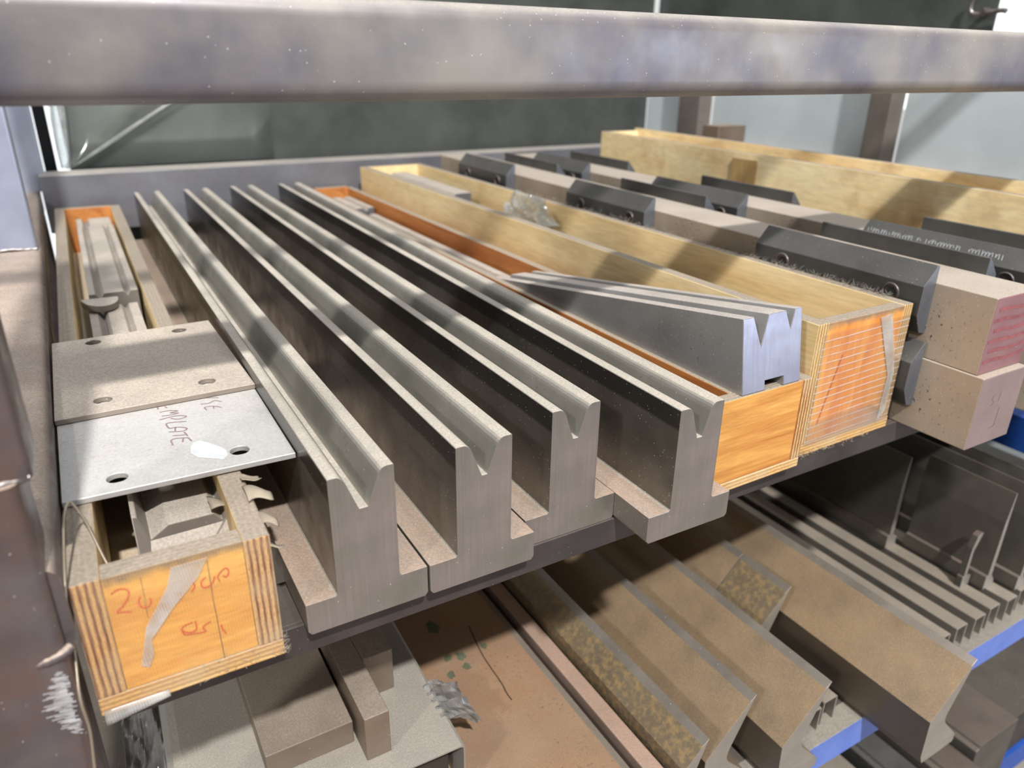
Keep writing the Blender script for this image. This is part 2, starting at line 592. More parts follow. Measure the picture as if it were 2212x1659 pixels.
M['deck'] = steel('dirty_deck', srgb(70, 64, 58), srgb(50, 46, 42), 0.2, 0.7, 0.6, srgb(110, 102, 92))
M['panel_dark'] = steel('dark_sheet', srgb(86, 90, 86), srgb(64, 68, 65), 0.3, 0.55, 0.0, blotch=5, specks=0.05)
M['panel_galv'] = steel('galvanised_sheet', srgb(200, 210, 214), srgb(180, 190, 195), 0.15, 0.5, 0.1, blotch=3, specks=0.05)
M['post_brown'] = steel('brown_post', srgb(124, 116, 110), srgb(100, 92, 86), 0.3, 0.55, 0.3)
M['rust_rail'] = steel('red_primer_rail', srgb(128, 96, 90), srgb(112, 84, 80), 0.1, 0.6, 0.5)
M['wall_white'] = plain('white_wall_paint', (0.82, 0.84, 0.84), 0.8, 0, 0.03, 2)
M['wall_grey'] = plain('grey_wall_paint', (0.3, 0.31, 0.32), 0.8, 0, 0.05, 2)
tw = NT('added_wall_glow')  # emission for the panels added in front of the white walls
em = tw.n('Emission')
em.inputs[0].default_value = (0.95, 0.98, 1.0, 1)
em.inputs[1].default_value = 1.6
tw.l(em.outputs[0], tw.out.inputs[0])
M['wall_glow'] = tw.m
M['floor'] = plain('concrete', srgb(140, 132, 124), 0.8, 0, 0.12, 4)
M['red_pen'] = plain('red_pen', srgb(206, 84, 40), 0.6)
M['brown_pen'] = plain('brown_pen', srgb(140, 118, 116), 0.7)
M['scratch'] = plain('dark_crack', srgb(66, 48, 34), 0.8)
M['white_smear'] = plain('white_smear', srgb(204, 206, 208), 0.5, 0, 0.08, 90)
M['red_paint'] = plain('red_paint', srgb(138, 78, 80), 0.6, 0, 0.3, 60)
M['grey_mark'] = plain('stamp_mark', srgb(118, 104, 102), 0.6)
M['pale_mark'] = plain('pale_stamp', srgb(150, 152, 154), 0.5)
M['w1_front'] = wood('yellow_ply_front', srgb(236, 186, 96), srgb(206, 138, 52), 0, 42, 5, 0.7, 0.12, grime=0.124)
M['w_side_y'] = wood('pale_ply_side', srgb(244, 222, 174), srgb(226, 194, 136), 1, 22, 2.0, 0.85, 0.35, srgb(192, 154, 104))
M['w_side_orange'] = wood('orange_ply_side', srgb(206, 138, 70), srgb(160, 92, 44), 1, 30, 2.0, 0.8, 0.3)
M['w2_front'] = wood('amber_ply_front', srgb(226, 172, 92), srgb(182, 112, 44), 0, 60, 4, 0.6, 0.3, srgb(176, 98, 40))
M['w3_front'] = wood('orange_ply_front', srgb(232, 176, 96), srgb(212, 132, 56), 2, 26, 3, 0.6, 0.2, srgb(190, 100, 44), grime=0.186)
M['w_far'] = wood('pale_crate_side', srgb(250, 232, 186), srgb(238, 208, 152), 1, 14, 3.0, 0.6, 0.75, srgb(186, 142, 92))
M['edge_x'] = ply_edge('ply_edge_across', 0, 0.0052)
M['edge_x_pale'] = ply_edge('ply_edge_pale', 0, 0.005, srgb(216, 186, 128), srgb(156, 112, 66))
M['edge_y'] = ply_edge('ply_edge_deep', 1, 0.0052)
M['edge_z'] = ply_edge('ply_edge_flat', 2, 0.005, srgb(224, 184, 118), srgb(178, 128, 72), soft=0.9)
M['tape'] = film('packing_tape', (0.985, 0.97, 0.95), 0.12, 0.2, 0.02, (0, 0.0024, 2, 0.04), 40, 0.12)
M['tape_grid'] = film('strapping_tape', (0.985, 0.965, 0.94), 0.12, 0.2, 0.02, (2, 0.0105, 0, -0.02), 30, 0.42)
M['tape_flap'] = film('milky_tape', (1.0, 0.97, 0.94), 0.2, 0.25, 0.3, (0, 0.0022, 2, 0.1), 60)
M['wrap'] = film('clear_wrap', (0.9, 0.92, 0.91), 0.3, 0.08, 0.14, None, 14)
M['bubble'] = film('bubble_wrap', (0.9, 0.91, 0.9), 0.35, 0.12, 0.14, None, 40)
M['foil'] = film('dusty_wrap', (0.55, 0.54, 0.53), 0.3, 0.18, 0.2, None, 60)
M['wire'] = steel('thin_wire', srgb(170, 158, 140), srgb(140, 128, 112), 0.6, 0.4, 0.0)
M['paper'] = plain('torn_veneer', srgb(152, 141, 124), 0.8, 0, 0.2, 40)
M['black'] = plain('black_tube', srgb(22, 23, 26), 0.5)
M['fluff'] = plain('dust_fluff', srgb(132, 126, 118), 0.95, 0, 0.25, 60)

# ------------------------------------------------------------------ setting
struct(box('floor', -9, 11, -7, 11, -1.62, -1.56, M['floor'], bevel=0))
struct(box('wall_back', -9, 11, 8.0, 8.15, -1.56, 6.0, M['wall_white'], bevel=0))
struct(box('wall_front', -9, 11, -7.15, -7.0, -1.56, 6.0, M['wall_grey'], bevel=0))
struct(box('wall_left', -9.15, -9.0, -7, 8, -1.56, 6.0, M['wall_grey'], bevel=0))
struct(box('wall_glow_1', -1.3, 0.75, 7.95, 7.99, -1.5, 1.4, M['wall_glow'], bevel=0))  # added glowing panel, whitens the gap left of the dark back sheet
struct(box('wall_glow_2', 8.93, 8.97, 3.2, 6.9, 0.0, 3.6, M['wall_glow'], bevel=0))  # added glowing panel, whitens the right wall above the beam
struct(box('wall_right', 9.0, 9.15, -7, 8, -1.56, 6.0, M['wall_white'], bevel=0))

# ------------------------------------------------------------------ steel tool rack
rack = empty('tool_rack', (0, 0.53, -1.56))
tag(rack, 'raw steel tool rack of welded square tube with a thick beam across the top', 'rack')
RO = Vector((0, 0.53, -1.56))


def rk(o):
    o.parent = rack
    o.location = -RO
    return o


rk(rtube('front_beam', 0, -1.2, 2.15, 0.66, 0.735, 0.463, 0.545, 0.017, M['mill'], seg=6))
rk(rtube('upper_beam', 0, -1.2, 2.15, 0.66, 0.70, 0.985, 1.03, 0.008, M['mill']))
rk(box('shelf_rail', -0.05, 2.0, 0.586, 0.592, -0.0345, 0.0, M['rail']))
rk(box('rail_flange', -0.05, 2.0, 0.592, 0.66, -0.006, -0.0002, M['rail']))
rk(box('cross_support', -0.05, 2.0, 1.25, 1.30, -0.045, -0.0005, M['rail']))
rk(box('cross_support', -0.05, 2.0, 2.16, 2.30, -0.045, -0.0005, M['rail']))
rk(prism('back_rail', [(-0.05, 0.06), (2.0, 0.06), (2.0, 0.206), (-0.05, 0.206)], 2.30, 2.308, M['back_rail']))
rk(box('back_flange', -0.05, 2.0, 2.308, 2.40, 0.199, 0.206, M['back_rail']))
rk(rtube('side_rail', 1, 0.545, 2.46, -0.135, -0.056, 0.085, 0.16, 0.014, M['mill_left']))
rk(rtube('post', 2, -1.56, 0.236, -0.15, -0.0635, 0.531, 0.606, 0.009, M['mill_left']))
rk(rtube('post', 2, 0.236, 1.25, -0.15, -0.0545, 0.538, 0.612, 0.008, M['mill_left']))
rk(rtube('post', 2, 0.16, 1.25, -0.138, -0.063, 1.64, 1.71, 0.006, M['mill_blue']))
rk(rtube('post', 2, 0.16, 1.25, -0.118, -0.036, 2.36, 2.43, 0.006, M['mill_blue']))
rk(rtube('post', 2, -1.56, 0.0845, -0.135, -0.057, 2.385, 2.46, 0.009, M['mill_left']))
rk(rtube('back_post', 2, -1.56, 1.25, -0.034, -0.004, 2.47, 2.52, 0.004, M['black']))
rk(rtube('side_rail', 1, 0.60, 2.40, 2.00, 2.06, 0.165, 0.235, 0.008, M['rust_rail']))
rk(rtube('post', 2, -1.56, 0.56, 1.985, 2.045, 2.09, 2.20, 0.006, M['post_brown']))
rk(rtube('post', 2, -1.56, 0.56, 1.985, 2.045, 1.355, 1.425, 0.006, M['post_brown']))
# weld beads at the joints of the left corner
rk(tube('weld_bead', smooth_line([(-0.14, 0.539, 0.236), (-0.10, 0.5385, 0.237), (-0.075, 0.5385, 0.236), (-0.057, 0.542, 0.236)], 6),
        [0.003 + 0.0005 * math.sin(i * 2.1) for i in range(19)], M['weld']))
rk(tube('weld_bead', smooth_line([(-0.088, 0.534, 0.088), (-0.076, 0.5325, 0.091), (-0.066, 0.533, 0.093), (-0.060, 0.537, 0.094)], 6),
        [0.0040 * min(1, 0.35 + i / 9) + 0.0003 * math.sin(i * 2.3) for i in range(19)], M['mill_left']))
rk(tube('weld_bead', smooth_line([(-0.138, 1.639, 0.161), (-0.11, 1.638, 0.164), (-0.085, 1.638, 0.162), (-0.064, 1.64, 0.161)], 6),
        [0.003 + 0.0005 * math.sin(i * 1.9) for i in range(19)], M['weld']))
# ground patch beside the lower weld
gp = [(-0.084, 0.083), (-0.066, 0.086), (-0.0585, 0.078), (-0.0585, 0.03), (-0.066, 0.018), (-0.078, 0.03), (-0.086, 0.055)]
random.seed(5)
gl = []
for k in range(60):
    z_ = 0.079 - k * 0.00105
    xa = -0.068 - 0.017 * math.sin(math.pi * (k + 6) / 70) * (0.45 + 0.75 * random.random())
    gl.append([(xa, z_ + 0.001), (-0.0655 - 0.004 * random.random(), z_ - 0.0005)])
rk(strokes('ground_weld', gl, lambda p: (p[0], 0.531, p[1]), (0, -1, 0), 0.0009, M['ground'], None, 0.0002, False))

# right hand enclosure sheets, fixed to the rack posts
for a, b in ((0.55, 1.352), (1.43, 2.085), (2.205, 2.445)):
    o = box('galvanised_sheet', 2.047, 2.05, a, b, -0.45, 0.56, M['panel_galv'], bevel=0)
    tag(o, {0.55: 'large pale grey galvanised sheet beside the right end of the wooden crate', 1.43: 'pale galvanised sheet between the two brown rear posts',
            2.205: 'narrow bluish galvanised sheet next to the dark back sheet'}[a], 'sheet metal')
o = box('dark_sheet', 0.026, 2.043, 2.446, 2.45, -0.45, 1.3, M['panel_dark'], bevel=0)
tag(o, 'dark green grey steel sheet closing the back of the shelf', 'sheet metal')
up_sheet = empty('side_sheet', (2.07, 1.2, 0.57))
tag(up_sheet, 'black steel sheet above the beam with a bolt at its edge', 'sheet metal')
prism('sheet_panel', [(0, 0), (0.006, 0), (0.006, 0.7), (0, 0.7)], -0.02, 1.25, M['panel_dark'], up_sheet, 0)
tube('bolt', [(-0.03, -0.0, 0.053), (0.02, -0.002, 0.053)], 0.007, M['screw'], up_sheet)
tube('hook', smooth_line([(-0.02, 0.03, 0.09), (-0.02, 0.035, 0.06), (-0.02, 0.02, 0.045), (-0.02, -0.04, 0.052), (-0.02, -0.055, 0.05)], 5), 0.006, M['weld'], up_sheet)

# ------------------------------------------------------------------ V dies on the shelf
DIE_LABEL = ['leftmost T-shaped steel V die, widest groove, next to the plates',
             'second T-shaped steel V die from the plywood box with the plates',
             'third T-shaped steel V die, set back a little behind its neighbours',
             'rightmost T-shaped steel V die, jutting out beside the amber plywood box']


def die_profile(op, depth, flat):
    """T section: foot 122 wide and 35 high, stem 62 wide, V groove with rounded shoulders"""
    sx0, sx1, h, fh = 0.0305, 0.0930, 0.160, 0.035
    c = (sx0 + sx1) / 2
    r = 0.006
    left = [(0.0, 0.004), (0.003, 0.0), (0.119, 0.0), (0.122, 0.004), (0.122, fh), (sx1 + 0.002, fh), (sx1, fh + 0.002), (sx1, h - 0.001), (sx1 - 0.001, h)]
    xs = c + op / 2

    def shoulder(s):
        out = []
        for k in range(6):
            t = k / 5
            # quadratic blend from the flat land into the flank
            p0 = (c + s * (op / 2 + r), h)
            p1 = (c + s * op / 2, h)
            fl = (op / 2 - flat) / depth
            p2 = (c + s * (op / 2 - fl * r * 1.6), h - r * 1.6)
            out.append(((1 - t) ** 2 * p0[0] + 2 * t * (1 - t) * p1[0] + t * t * p2[0], (1 - t) ** 2 * p0[1] + 2 * t * (1 - t) * p1[1] + t * t * p2[1]))
        return out
    prof = left + shoulder(1) + [(c + flat, h - depth), (c - flat, h - depth)] + shoulder(-1)[::-1] + [(sx0 + 0.001, h), (sx0, h - 0.001), (sx0, fh + 0.002), (sx0 - 0.002, fh), (0.0, fh)]
    return prof


def make_die(i, x, y, rz, op, depth, flat, length):
    d = empty('v_die', (x, y, 0.0002), rz)
    tag(d, DIE_LABEL[i], 'press die', 'T-shaped V dies side by side on the shelf')
    pr = die_profile(op, depth, flat)
    o = prism('die_body', pr, 0.0, length, [M['die'], M['die_end'], M['die_base'], M['die_side']], d, 0.0006, 2)
    me = o.data
    n = len(pr)
    for p in me.polygons:
        if len(p.vertices) > 6:
            p.material_index = 1
        elif p.center.z < 0.0352:
            p.material_index = 2
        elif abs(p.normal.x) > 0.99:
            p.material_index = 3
    return d


make_die(0, 0.1190, 0.568, -0.005, 0.036, 0.0375, 0.0042, 1.68)
make_die(1, 0.2433, 0.5665, -0.004, 0.0335, 0.0375, 0.003, 1.68)
make_die(2, 0.3672, 0.588, -0.003, 0.032, 0.038, 0.003, 1.66)
make_die(3, 0.4892, 0.526, -0.008, 0.030, 0.039, 0.0035, 1.71)

# ------------------------------------------------------------------ plywood box with the plates on it
b1 = empty('plywood_box', (-0.055, 0.558, 0.0), -0.0145)
tag(b1, 'yellow plywood box with red pencil numbers on its taped front', 'box')
W1, L1, H1 = 0.149, 1.70, 0.131
board('bottom_board', 0, W1, 0, L1, 0.0005, 0.018, 2, M['w_side_y'], M['edge_z'], b1)
board('side_board', 0, 0.0215, 0, L1, 0.0182, H1, 0, M['w_side_y'], M['edge_x'], b1)
board('side_board', W1 - 0.0215, W1, 0, L1, 0.0182, H1 - 0.001, 0, M['w_side_y'], M['edge_x'], b1)
board('front_board', 0.0217, W1 - 0.0217, 0.0005, 0.021, 0.0182, H1 - 0.0005, 1, M['w1_front'], M['edge_y'], b1)
board('back_board', 0.0217, W1 - 0.0217, L1 - 0.02, L1, 0.0182, H1, 1, M['w_side_orange'], M['edge_y'], b1)
b1i = (Matrix.Translation((-0.055, 0.558, 0)) @ Matrix.Rotation(-0.0145, 4, 'Z')).inverted()


def onb1(p):
    v = b1i @ Vector((p[0], 0.558, p[1]))
    return (v.x, 0.0, v.z)


BOXW = [[(-0.0282, 0.1149), (-0.0237, 0.1174), (-0.0188, 0.1166), (-0.0162, 0.1135), (-0.0171, 0.1083), (-0.0213, 0.1021), (-0.027, 0.097), (-0.0231, 0.0958), (-0.0174, 0.0937)], [(-0.0087, 0.1053), (-0.0109, 0.1018), (-0.0106, 0.0973), (-0.008, 0.0938), (-0.0043, 0.0942), (-0.0023, 0.0983), (-0.0028, 0.1016)], [(0.0296, 0.1053), (0.0308, 0.1017), (0.0299, 0.0985), (0.0275, 0.0958)], [(0.04, 0.1058), (0.0365, 0.1036), (0.0359, 0.0989), (0.0379, 0.0962), (0.0418, 0.0965), (0.0451, 0.0998), (0.0468, 0.1046)], [(0.0525, 0.1074), (0.0491, 0.1037), (0.0494, 0.1), (0.0501, 0.0979)], [(0.0525, 0.1074), (0.0556, 0.1094), (0.0581, 0.1067), (0.0572, 0.1025), (0.0551, 0.1005), (0.0533, 0.103)], [(0.0263, 0.0663), (0.0264, 0.0601), (0.0249, 0.0569), (0.0206, 0.0564), (0.0156, 0.0601), (0.0153, 0.063), (0.0184, 0.065), (0.0241, 0.0658)], [(0.0149, 0.0604), (0.017, 0.0557), (0.0244, 0.0538), (0.0325, 0.0527), (0.0312, 0.0566), (0.0327, 0.0593), (0.0379, 0.0609)], [(0.0454, 0.0548), (0.0456, 0.0508), (0.0479, 0.0435)]]
CRACK = [[(0.0432, 0.1212), (0.0431, 0.106), (0.0426, 0.0815), (0.043, 0.0663), (0.043, 0.0481), (0.0434, 0.0182)], [(-0.006, 0.1229), (-0.0062, 0.1047), (-0.007, 0.0837)]]
TAPE = [(0.0438, 0.1253), (0.0161, 0.125), (0.0107, 0.1078), (-0.0097, 0.0757), (-0.0193, 0.04), (-0.0137, 0.0354), (-0.0083, 0.0472), (-0.0079, 0.062), (0.0121, 0.0866), (0.0346, 0.1092)]
for a_, b_ in ((0, 2), (2, 6), (6, 9)):
    strokes('pencil_number', BOXW[a_:b_], onb1, (0, -1, 0), 0.0011, M['red_pen'], b1, 0.0002)
strokes('crack', CRACK[:1], onb1, (0, -1, 0), 0.0005, M['scratch'], b1, 0.00015, False)
strokes('crack', CRACK[1:], onb1, (0, -1, 0), 0.0003, M['scratch'], b1, 0.00015, False)
box('tape', 0.0, W1, -0.0008, -0.0005, 0.006, H1 + 0.0006, M['tape'], b1, 0)
tp = [onb1(p) for p in TAPE]
prism('tape_fold', [(x, z) for x, y, z in tp], -0.0014, -0.0010, M['tape_flap'], b1, 0)
# torn veneer at the right rear corner of the front
for k, (x, y, z, s, a) in enumerate([(0.148, 0.070, 0.132, 0.026, 0.4), (0.152, 0.088, 0.124, 0.022, 1.1), (0.151, 0.052, 0.114, 0.020, 0.2), (0.153, 0.036, 0.096, 0.018, 1.6),
                                     (0.149, 0.104, 0.132, 0.022, 2.1), (0.155, 0.065, 0.104, 0.016, 0.9)]):
    def fl(u, v, x=x, y=y, z=z, s=s, a=a):
        c = (u - 0.15) * s
        return (x + c * math.cos(0.6 * u), y + (v - 0.5) * s * (1.3 - 0.5 * u) + 0.004 * math.sin(a + 5 * u), z - 0.006 * u * u + 0.004 * math.sin(3 * v + a))
    sheet('torn_veneer', fl, 8, 8, M['paper'], b1, 0.0007)
# steel strip of tape hanging under the left corner
sheet('tape', lambda u, v: (0.002 + u * 0.05, -0.0008 - 0.002 * v, 0.006 - v * 0.014 * (1 - 0.6 * u)), 8, 3, M['tape_flap'], b1, 0.0003)

# plates lying on the box
pl = empty('steel_plate', (-0.054, 0.676, 0.1318))
tag(pl, 'bare grey steel plate with brown handwriting and a white smear', 'steel plate')
gz = 0.0058
plate('plate_body', [(0.0, 0.004), (0.203, -0.004), (0.205, 0.262), (0.0, 0.27)], [(0.046, 0.028, 0.0092), (0.156, 0.028, 0.0092), (0.046, 0.236, 0.0092), (0.156, 0.236, 0.0092)], 0, gz, M['plate_grey'], pl)
PLATEW = [[(0.0441, 0.8536), (0.0438, 0.8433)], [(0.0511, 0.8475), (0.0531, 0.8427)], [(0.0443, 0.8343), (0.054, 0.8341), (0.0621, 0.8289), (0.0541, 0.8274), (0.0622, 0.823), (0.0529, 0.8217), (0.0449, 0.8232)], [(0.0418, 0.8143), (0.0506, 0.8159), (0.0607, 0.816), (0.0683, 0.8097), (0.0594, 0.8068), (0.0527, 0.8126)], [(0.0663, 0.7968), (0.0527, 0.8015), (0.0468, 0.8006), (0.0473, 0.7909), (0.0488, 0.7875)], [(0.0488, 0.7875), (0.0565, 0.7865), (0.064, 0.7798), (0.0598, 0.7748), (0.0467, 0.7794)], [(0.0539, 0.7873), (0.0525, 0.7788)], [(0.0487, 0.7686), (0.0602, 0.7642)], [(0.0603, 0.7719), (0.062, 0.7606)], [(0.0619, 0.7563), (0.0509, 0.7604), (0.0458, 0.7582), (0.0461, 0.7464)], [(0.0571, 0.757), (0.0555, 0.7492)], [(0.0619, 0.7563), (0.0638, 0.7471)], [(0.0957, 0.85), (0.1078, 0.8442)], [(0.1087, 0.8313), (0.1028, 0.8376), (0.095, 0.8334), (0.0872, 0.8353)], [(0.1057, 0.8154), (0.0985, 0.8231), (0.0896, 0.8242), (0.0904, 0.8164)], [(0.0984, 0.8224), (0.0979, 0.8167)]]
SMEAR = [(0.0608, 0.734), (0.0644, 0.7418), (0.0711, 0.7443), (0.0779, 0.7356), (0.0881, 0.7178), (0.0904, 0.7094), (0.0898, 0.6991), (0.0841, 0.6919), (0.076, 0.6987), (0.0637, 0.7078), (0.0586, 0.7198)]
strokes('handwriting', PLATEW, lambda p: (p[0] + 0.054, p[1] - 0.676, gz), (0, 0, 1), 0.0017, M['brown_pen'], pl, 0.0002)
link('white_smear', mesh('white_smear', [(x + 0.054, y - 0.676, gz + 0.00025) for x, y in SMEAR], [tuple(range(len(SMEAR)))]), M['white_smear'], pl)
pb = empty('steel_plate', (-0.055, 0.849, 0.1382))
tag(pb, 'dust covered beige steel plate with four holes lying over the grey plate', 'steel plate')
plate('plate_body', [(0.0, 0.0), (0.206, 0.0), (0.2005, 0.267), (0.002, 0.262)], [(0.048, 0.034, 0.0095), (0.158, 0.034, 0.0095), (0.050, 0.242, 0.0095), (0.157, 0.240, 0.0095)], 0, 0.0062, M['plate_beige'], pb)


# small dusty dies inside the box
def grooved(w, h, grooves, slot=None):
    """block profile with V grooves in the top: grooves = (left, bottom, right, depth)"""
    top = [(w, h)]
    for a, b, c, d in sorted(grooves, reverse=True):
        top += [(c, h), (b, h - d), (a, h)]
    top.append((0, h))
    bot = [(0, 0)]
    if slot:
        bot += [(slot[0], 0), (slot[0], slot[2]), (slot[1], slot[2]), (slot[1], 0)]
    bot.append((w, 0))
    return bot + top


def small_die(label, x, y, z, w, h, grooves, length, mat, endmat, rz=0.0, rx=0.0, slot=None, group=None, bev=0.0008, nm='grooved_die'):
    o = prism(nm, grooved(w, h, grooves, slot), 0, length, [mat, endmat], None, bev)
    for p in o.data.polygons:
        if len(p.vertices) > 6:
            p.material_index = 1
    o.location = (x, y, z)
    o.rotation_euler = (rx, 0, rz)
    tag(o, label, 'press die', group)
    return o


mprof = [(0, 0), (0.078, 0), (0.079, 0.085), (0.073, 0.089), (0.068, 0.074), (0.062, 0.083), (0.026, 0.083), (0.011, 0.072), (0.004, 0.098), (0, 0.1)]
o = prism('grooved_die', [(x * 1.1, z) for x, z in mprof], 0, 0.42, M['dusty'], None, 0.001)
for v in o.data.vertices:
    if v.co.y < 0.001 and v.co.z < 0.05:
        v.co.y -= 0.06
o.location = (-0.004, 0.66, 0.0185)
o.rotation_euler = (0, 0, -0.012)
tag(o, 'dust covered two groove die just behind the plywood box front', 'press die', 'dusty dies in the plywood box')
small_die('dusty die lying under the half round disc, nearest beyond the plates', -0.006, 1.115, 0.0185, 0.076, 0.082, [(0.012, 0.02, 0.028, 0.012), (0.05, 0.056, 0.062, 0.008)], 0.30, M['dusty'], M['dusty'], -0.012, group='dusty dies in the plywood box')
small_die('long dusty die reaching to the far end of the plywood box', 0.002, 1.43, 0.0185, 0.077, 0.100, [(0.01, 0.017, 0.024, 0.01), (0.054, 0.06, 0.066, 0.008)], 0.62, M['dusty'], M['dusty'], -0.012, group='dusty dies in the plywood box')
small_die('short dusty die against the far board of the plywood box', 0.010, 2.06, 0.0185, 0.076, 0.090, [(0.012, 0.02, 0.028, 0.012)], 0.15, M['dusty'], M['dusty'], -0.012, group='dusty dies in the plywood box')
dp = [(0.0285 * math.cos(math.radians(a)), 0.0285 * math.sin(math.radians(a)) * 1.3) for a in range(180, 361, 12)]
vs = [(x, y, z) for z in (0, 0.011) for x, y in dp]
nn = len(dp)
o = link('half_disc', mesh('half_disc', vs, [tuple(range(nn)), tuple(range(nn, 2 * nn))] + [(i, (i + 1) % nn, nn + (i + 1) % nn, nn + i) for i in range(nn)]), M['dusty'], None, 0.0008)
o.location = (0.016, 1.405, 0.1075)
o.rotation_euler = (0.12, 0.05, 0.12)
tag(o, 'half round steel disc lying on the dusty dies in the box', 'disc')
o = tube('steel_wire', smooth_line([(-0.0235, 0.583, 0.112), (-0.0288, 0.595, 0.126), (-0.035, 0.611, 0.149), (-0.041, 0.618, 0.165), (-0.0445, 0.617, 0.170), (-0.049, 0.605, 0.164), (-0.0525, 0.58, 0.15),
                                    (-0.0555, 0.552, 0.134), (-0.0585, 0.5495, 0.11), (-0.060, 0.549, 0.08), (-0.0625, 0.528, 0.052), (-0.062, 0.527, 0.02), (-0.066, 0.5265, -0.02), (-0.069, 0.5265, -0.06),
                                    (-0.071, 0.526, -0.12)], 5), 0.0011, M['wire'], sides=6)
tag(o, 'thin bent wire looping out of the plywood box corner', 'wire')
sheet_o = sheet('veneer_scrap', lambda u, v: (0.062 + 0.022 * u, 0.655 + 0.02 * v - 0.008 * u, 0.1085 + 0.004 * math.sin(3 * u + 2 * v)), 5, 5, M['paper'], None, 0.001)
tag(sheet_o, 'scrap of torn veneer on the front dusty die', 'scrap')

# ------------------------------------------------------------------ amber plywood box and propped die
b2 = empty('plywood_box', (0.6505, 0.583, 0.0), 0.010)
tag(b2, 'low amber plywood box beside the rightmost V die', 'box')
W2, L2, H2 = 0.133, 1.70, 0.130
board('bottom_board', -0.0345, W2, -0.0182, 0.03, 0.0005, 0.014, 2, M['w_side_y'], M['edge_z'], b2)
board('bottom_board', 0, W2, 0.0302, L2, 0.0005, 0.014, 2, M['w_side_y'], M['edge_z'], b2)
board('side_board', 0, 0.014, 0.0, L2, 0.0142, H2, 0, M['w_side_orange'], M['edge_x_pale'], b2)
board('side_board', W2 - 0.018, W2, -0.0182, L2, 0.0142, H2, 0, M['w_side_orange'], M['edge_x'], b2)
board('front_board', -0.0345, W2 - 0.0182, -0.018, -0.0002, 0.0142, H2, 1, M['w2_front'], M['edge_y'], b2)
board('back_board', 0.0142, W2 - 0.0182, L2 - 0.018, L2, 0.0142, H2 + 0.004, 1, M['w_side_orange'], M['edge_y'], b2)
small_die('bright grooved die tilted up on the amber box front board', 0.657, 0.567, 0.1308, 0.101, 0.094, [(0.018, 0.0305, 0.043, 0.038), (0.073, 0.081, 0.089, 0.024)], 0.62, M['multi'], M['multi_end'],
          0.0, math.radians(-9.2), (0.0385, 0.071, 0.012))
small_die('dusty grooved die along the middle of the amber box', 0.664, 1.22, 0.0145, 0.082, 0.082, [(0.01, 0.019, 0.028, 0.012), (0.05, 0.058, 0.066, 0.012)], 0.79, M['dusty'], M['dusty'], 0.010, group='dusty dies in the amber box')
small_die('short dusty grooved die at the far end of the amber box', 0.655, 2.03, 0.0145, 0.088, 0.096, [(0.02, 0.028, 0.036, 0.01), (0.056, 0.064, 0.072, 0.01)], 0.20, M['dusty'], M['clamp_end'], 0.010, group='dusty dies in the amber box')

# ------------------------------------------------------------------ tall taped plywood box
b3 = empty('plywood_box', (0.798, 0.582, 0.0), 0.009)
tag(b3, 'tall pale plywood box with strapping tape over its orange front', 'box')
W3, L3, H3 = 0.200, 1.66, 0.1935
board('bottom_board', 0, W3, 0, L3, 0.0005, 0.018, 2, M['w_side_y'], M['edge_z'], b3)
board('side_board', 0, 0.020, 0, L3, 0.0182, H3, 0, M['w_side_y'], M['edge_x_pale'], b3)
board('side_board', W3 - 0.020, W3 - 0.002, 0, L3, 0.0182, H3, 0, M['w_side_y'], M['edge_x_pale'], b3)
board('front_board', 0.0202, W3 - 0.0202, 0.0005, 0.02, 0.0182, H3 - 0.001, 1, M['w3_front'], M['edge_y'], b3)
board('back_board', 0.0202, W3 - 0.0202, L3 - 0.02, L3, 0.0182, H3, 1, M['w_side_y'], M['edge_y'], b3)
box('strapping_tape', 0.012, W3 - 0.004, -0.0008, -0.0004, 0.014, H3 - 0.016, M['tape_grid'], b3, 0)
prism('tape_fold', [(0.126, 0.184), (0.150, 0.186), (0.175, 0.128), (0.186, 0.092), (0.184, 0.03), (0.17, 0.02), (0.172, 0.09), (0.150, 0.135)], -0.0014, -0.001, M['tape_flap'], b3, 0)
prism('tape_fold', [(0.016, 0.014), (0.016, 0.048), (0.08, 0.052), (0.15, 0.05), (0.18, 0.03), (0.175, 0.016)], -0.0014, -0.001, M['tape'], b3, 0)
strokes('dark_grain', [[(0.033, 0.045), (0.045, 0.09), (0.060, 0.142)]], lambda p: (p[0], 0.0, p[1]), (0, -1, 0), 0.0022, plain('dark_grain', srgb(186, 84, 34), 0.6), b3, 0.0001)
small_die('dusty die deep inside the tall taped plywood box', 0.84, 1.79, 0.0185, 0.085, 0.155, [(0.02, 0.03, 0.04, 0.012)], 0.43, M['dusty'], M['clamp_end'], 0.004)
small_die('low dusty die under the bubble wrap in the tall box', 0.835, 0.78, 0.0185, 0.088, 0.125, [(0.02, 0.03, 0.04, 0.012)], 0.98, M['dusty'], M['dusty'], 0.004)
o = crumple('bubble_wrap', 0.885, 1.44, 0.176, 0.042, 0.075, 0.045, M['bubble'], 3, 0.55, 4)
tag(o, 'crumpled clear bubble wrap sticking out of the tall plywood box', 'bubble wrap')

# ------------------------------------------------------------------ holder bars with clamps
BARW, BARH = 0.107, 0.1095
CL = [(0.0, 0.024 + 0.1095), (-0.003, 0.025 + 0.1095), (-0.0275, -0.003 + 0.1095), (-0.028, -0.045 + 0.1095), (-0.014, -0.072 + 0.1095), (0.0, -0.075 + 0.1095)]


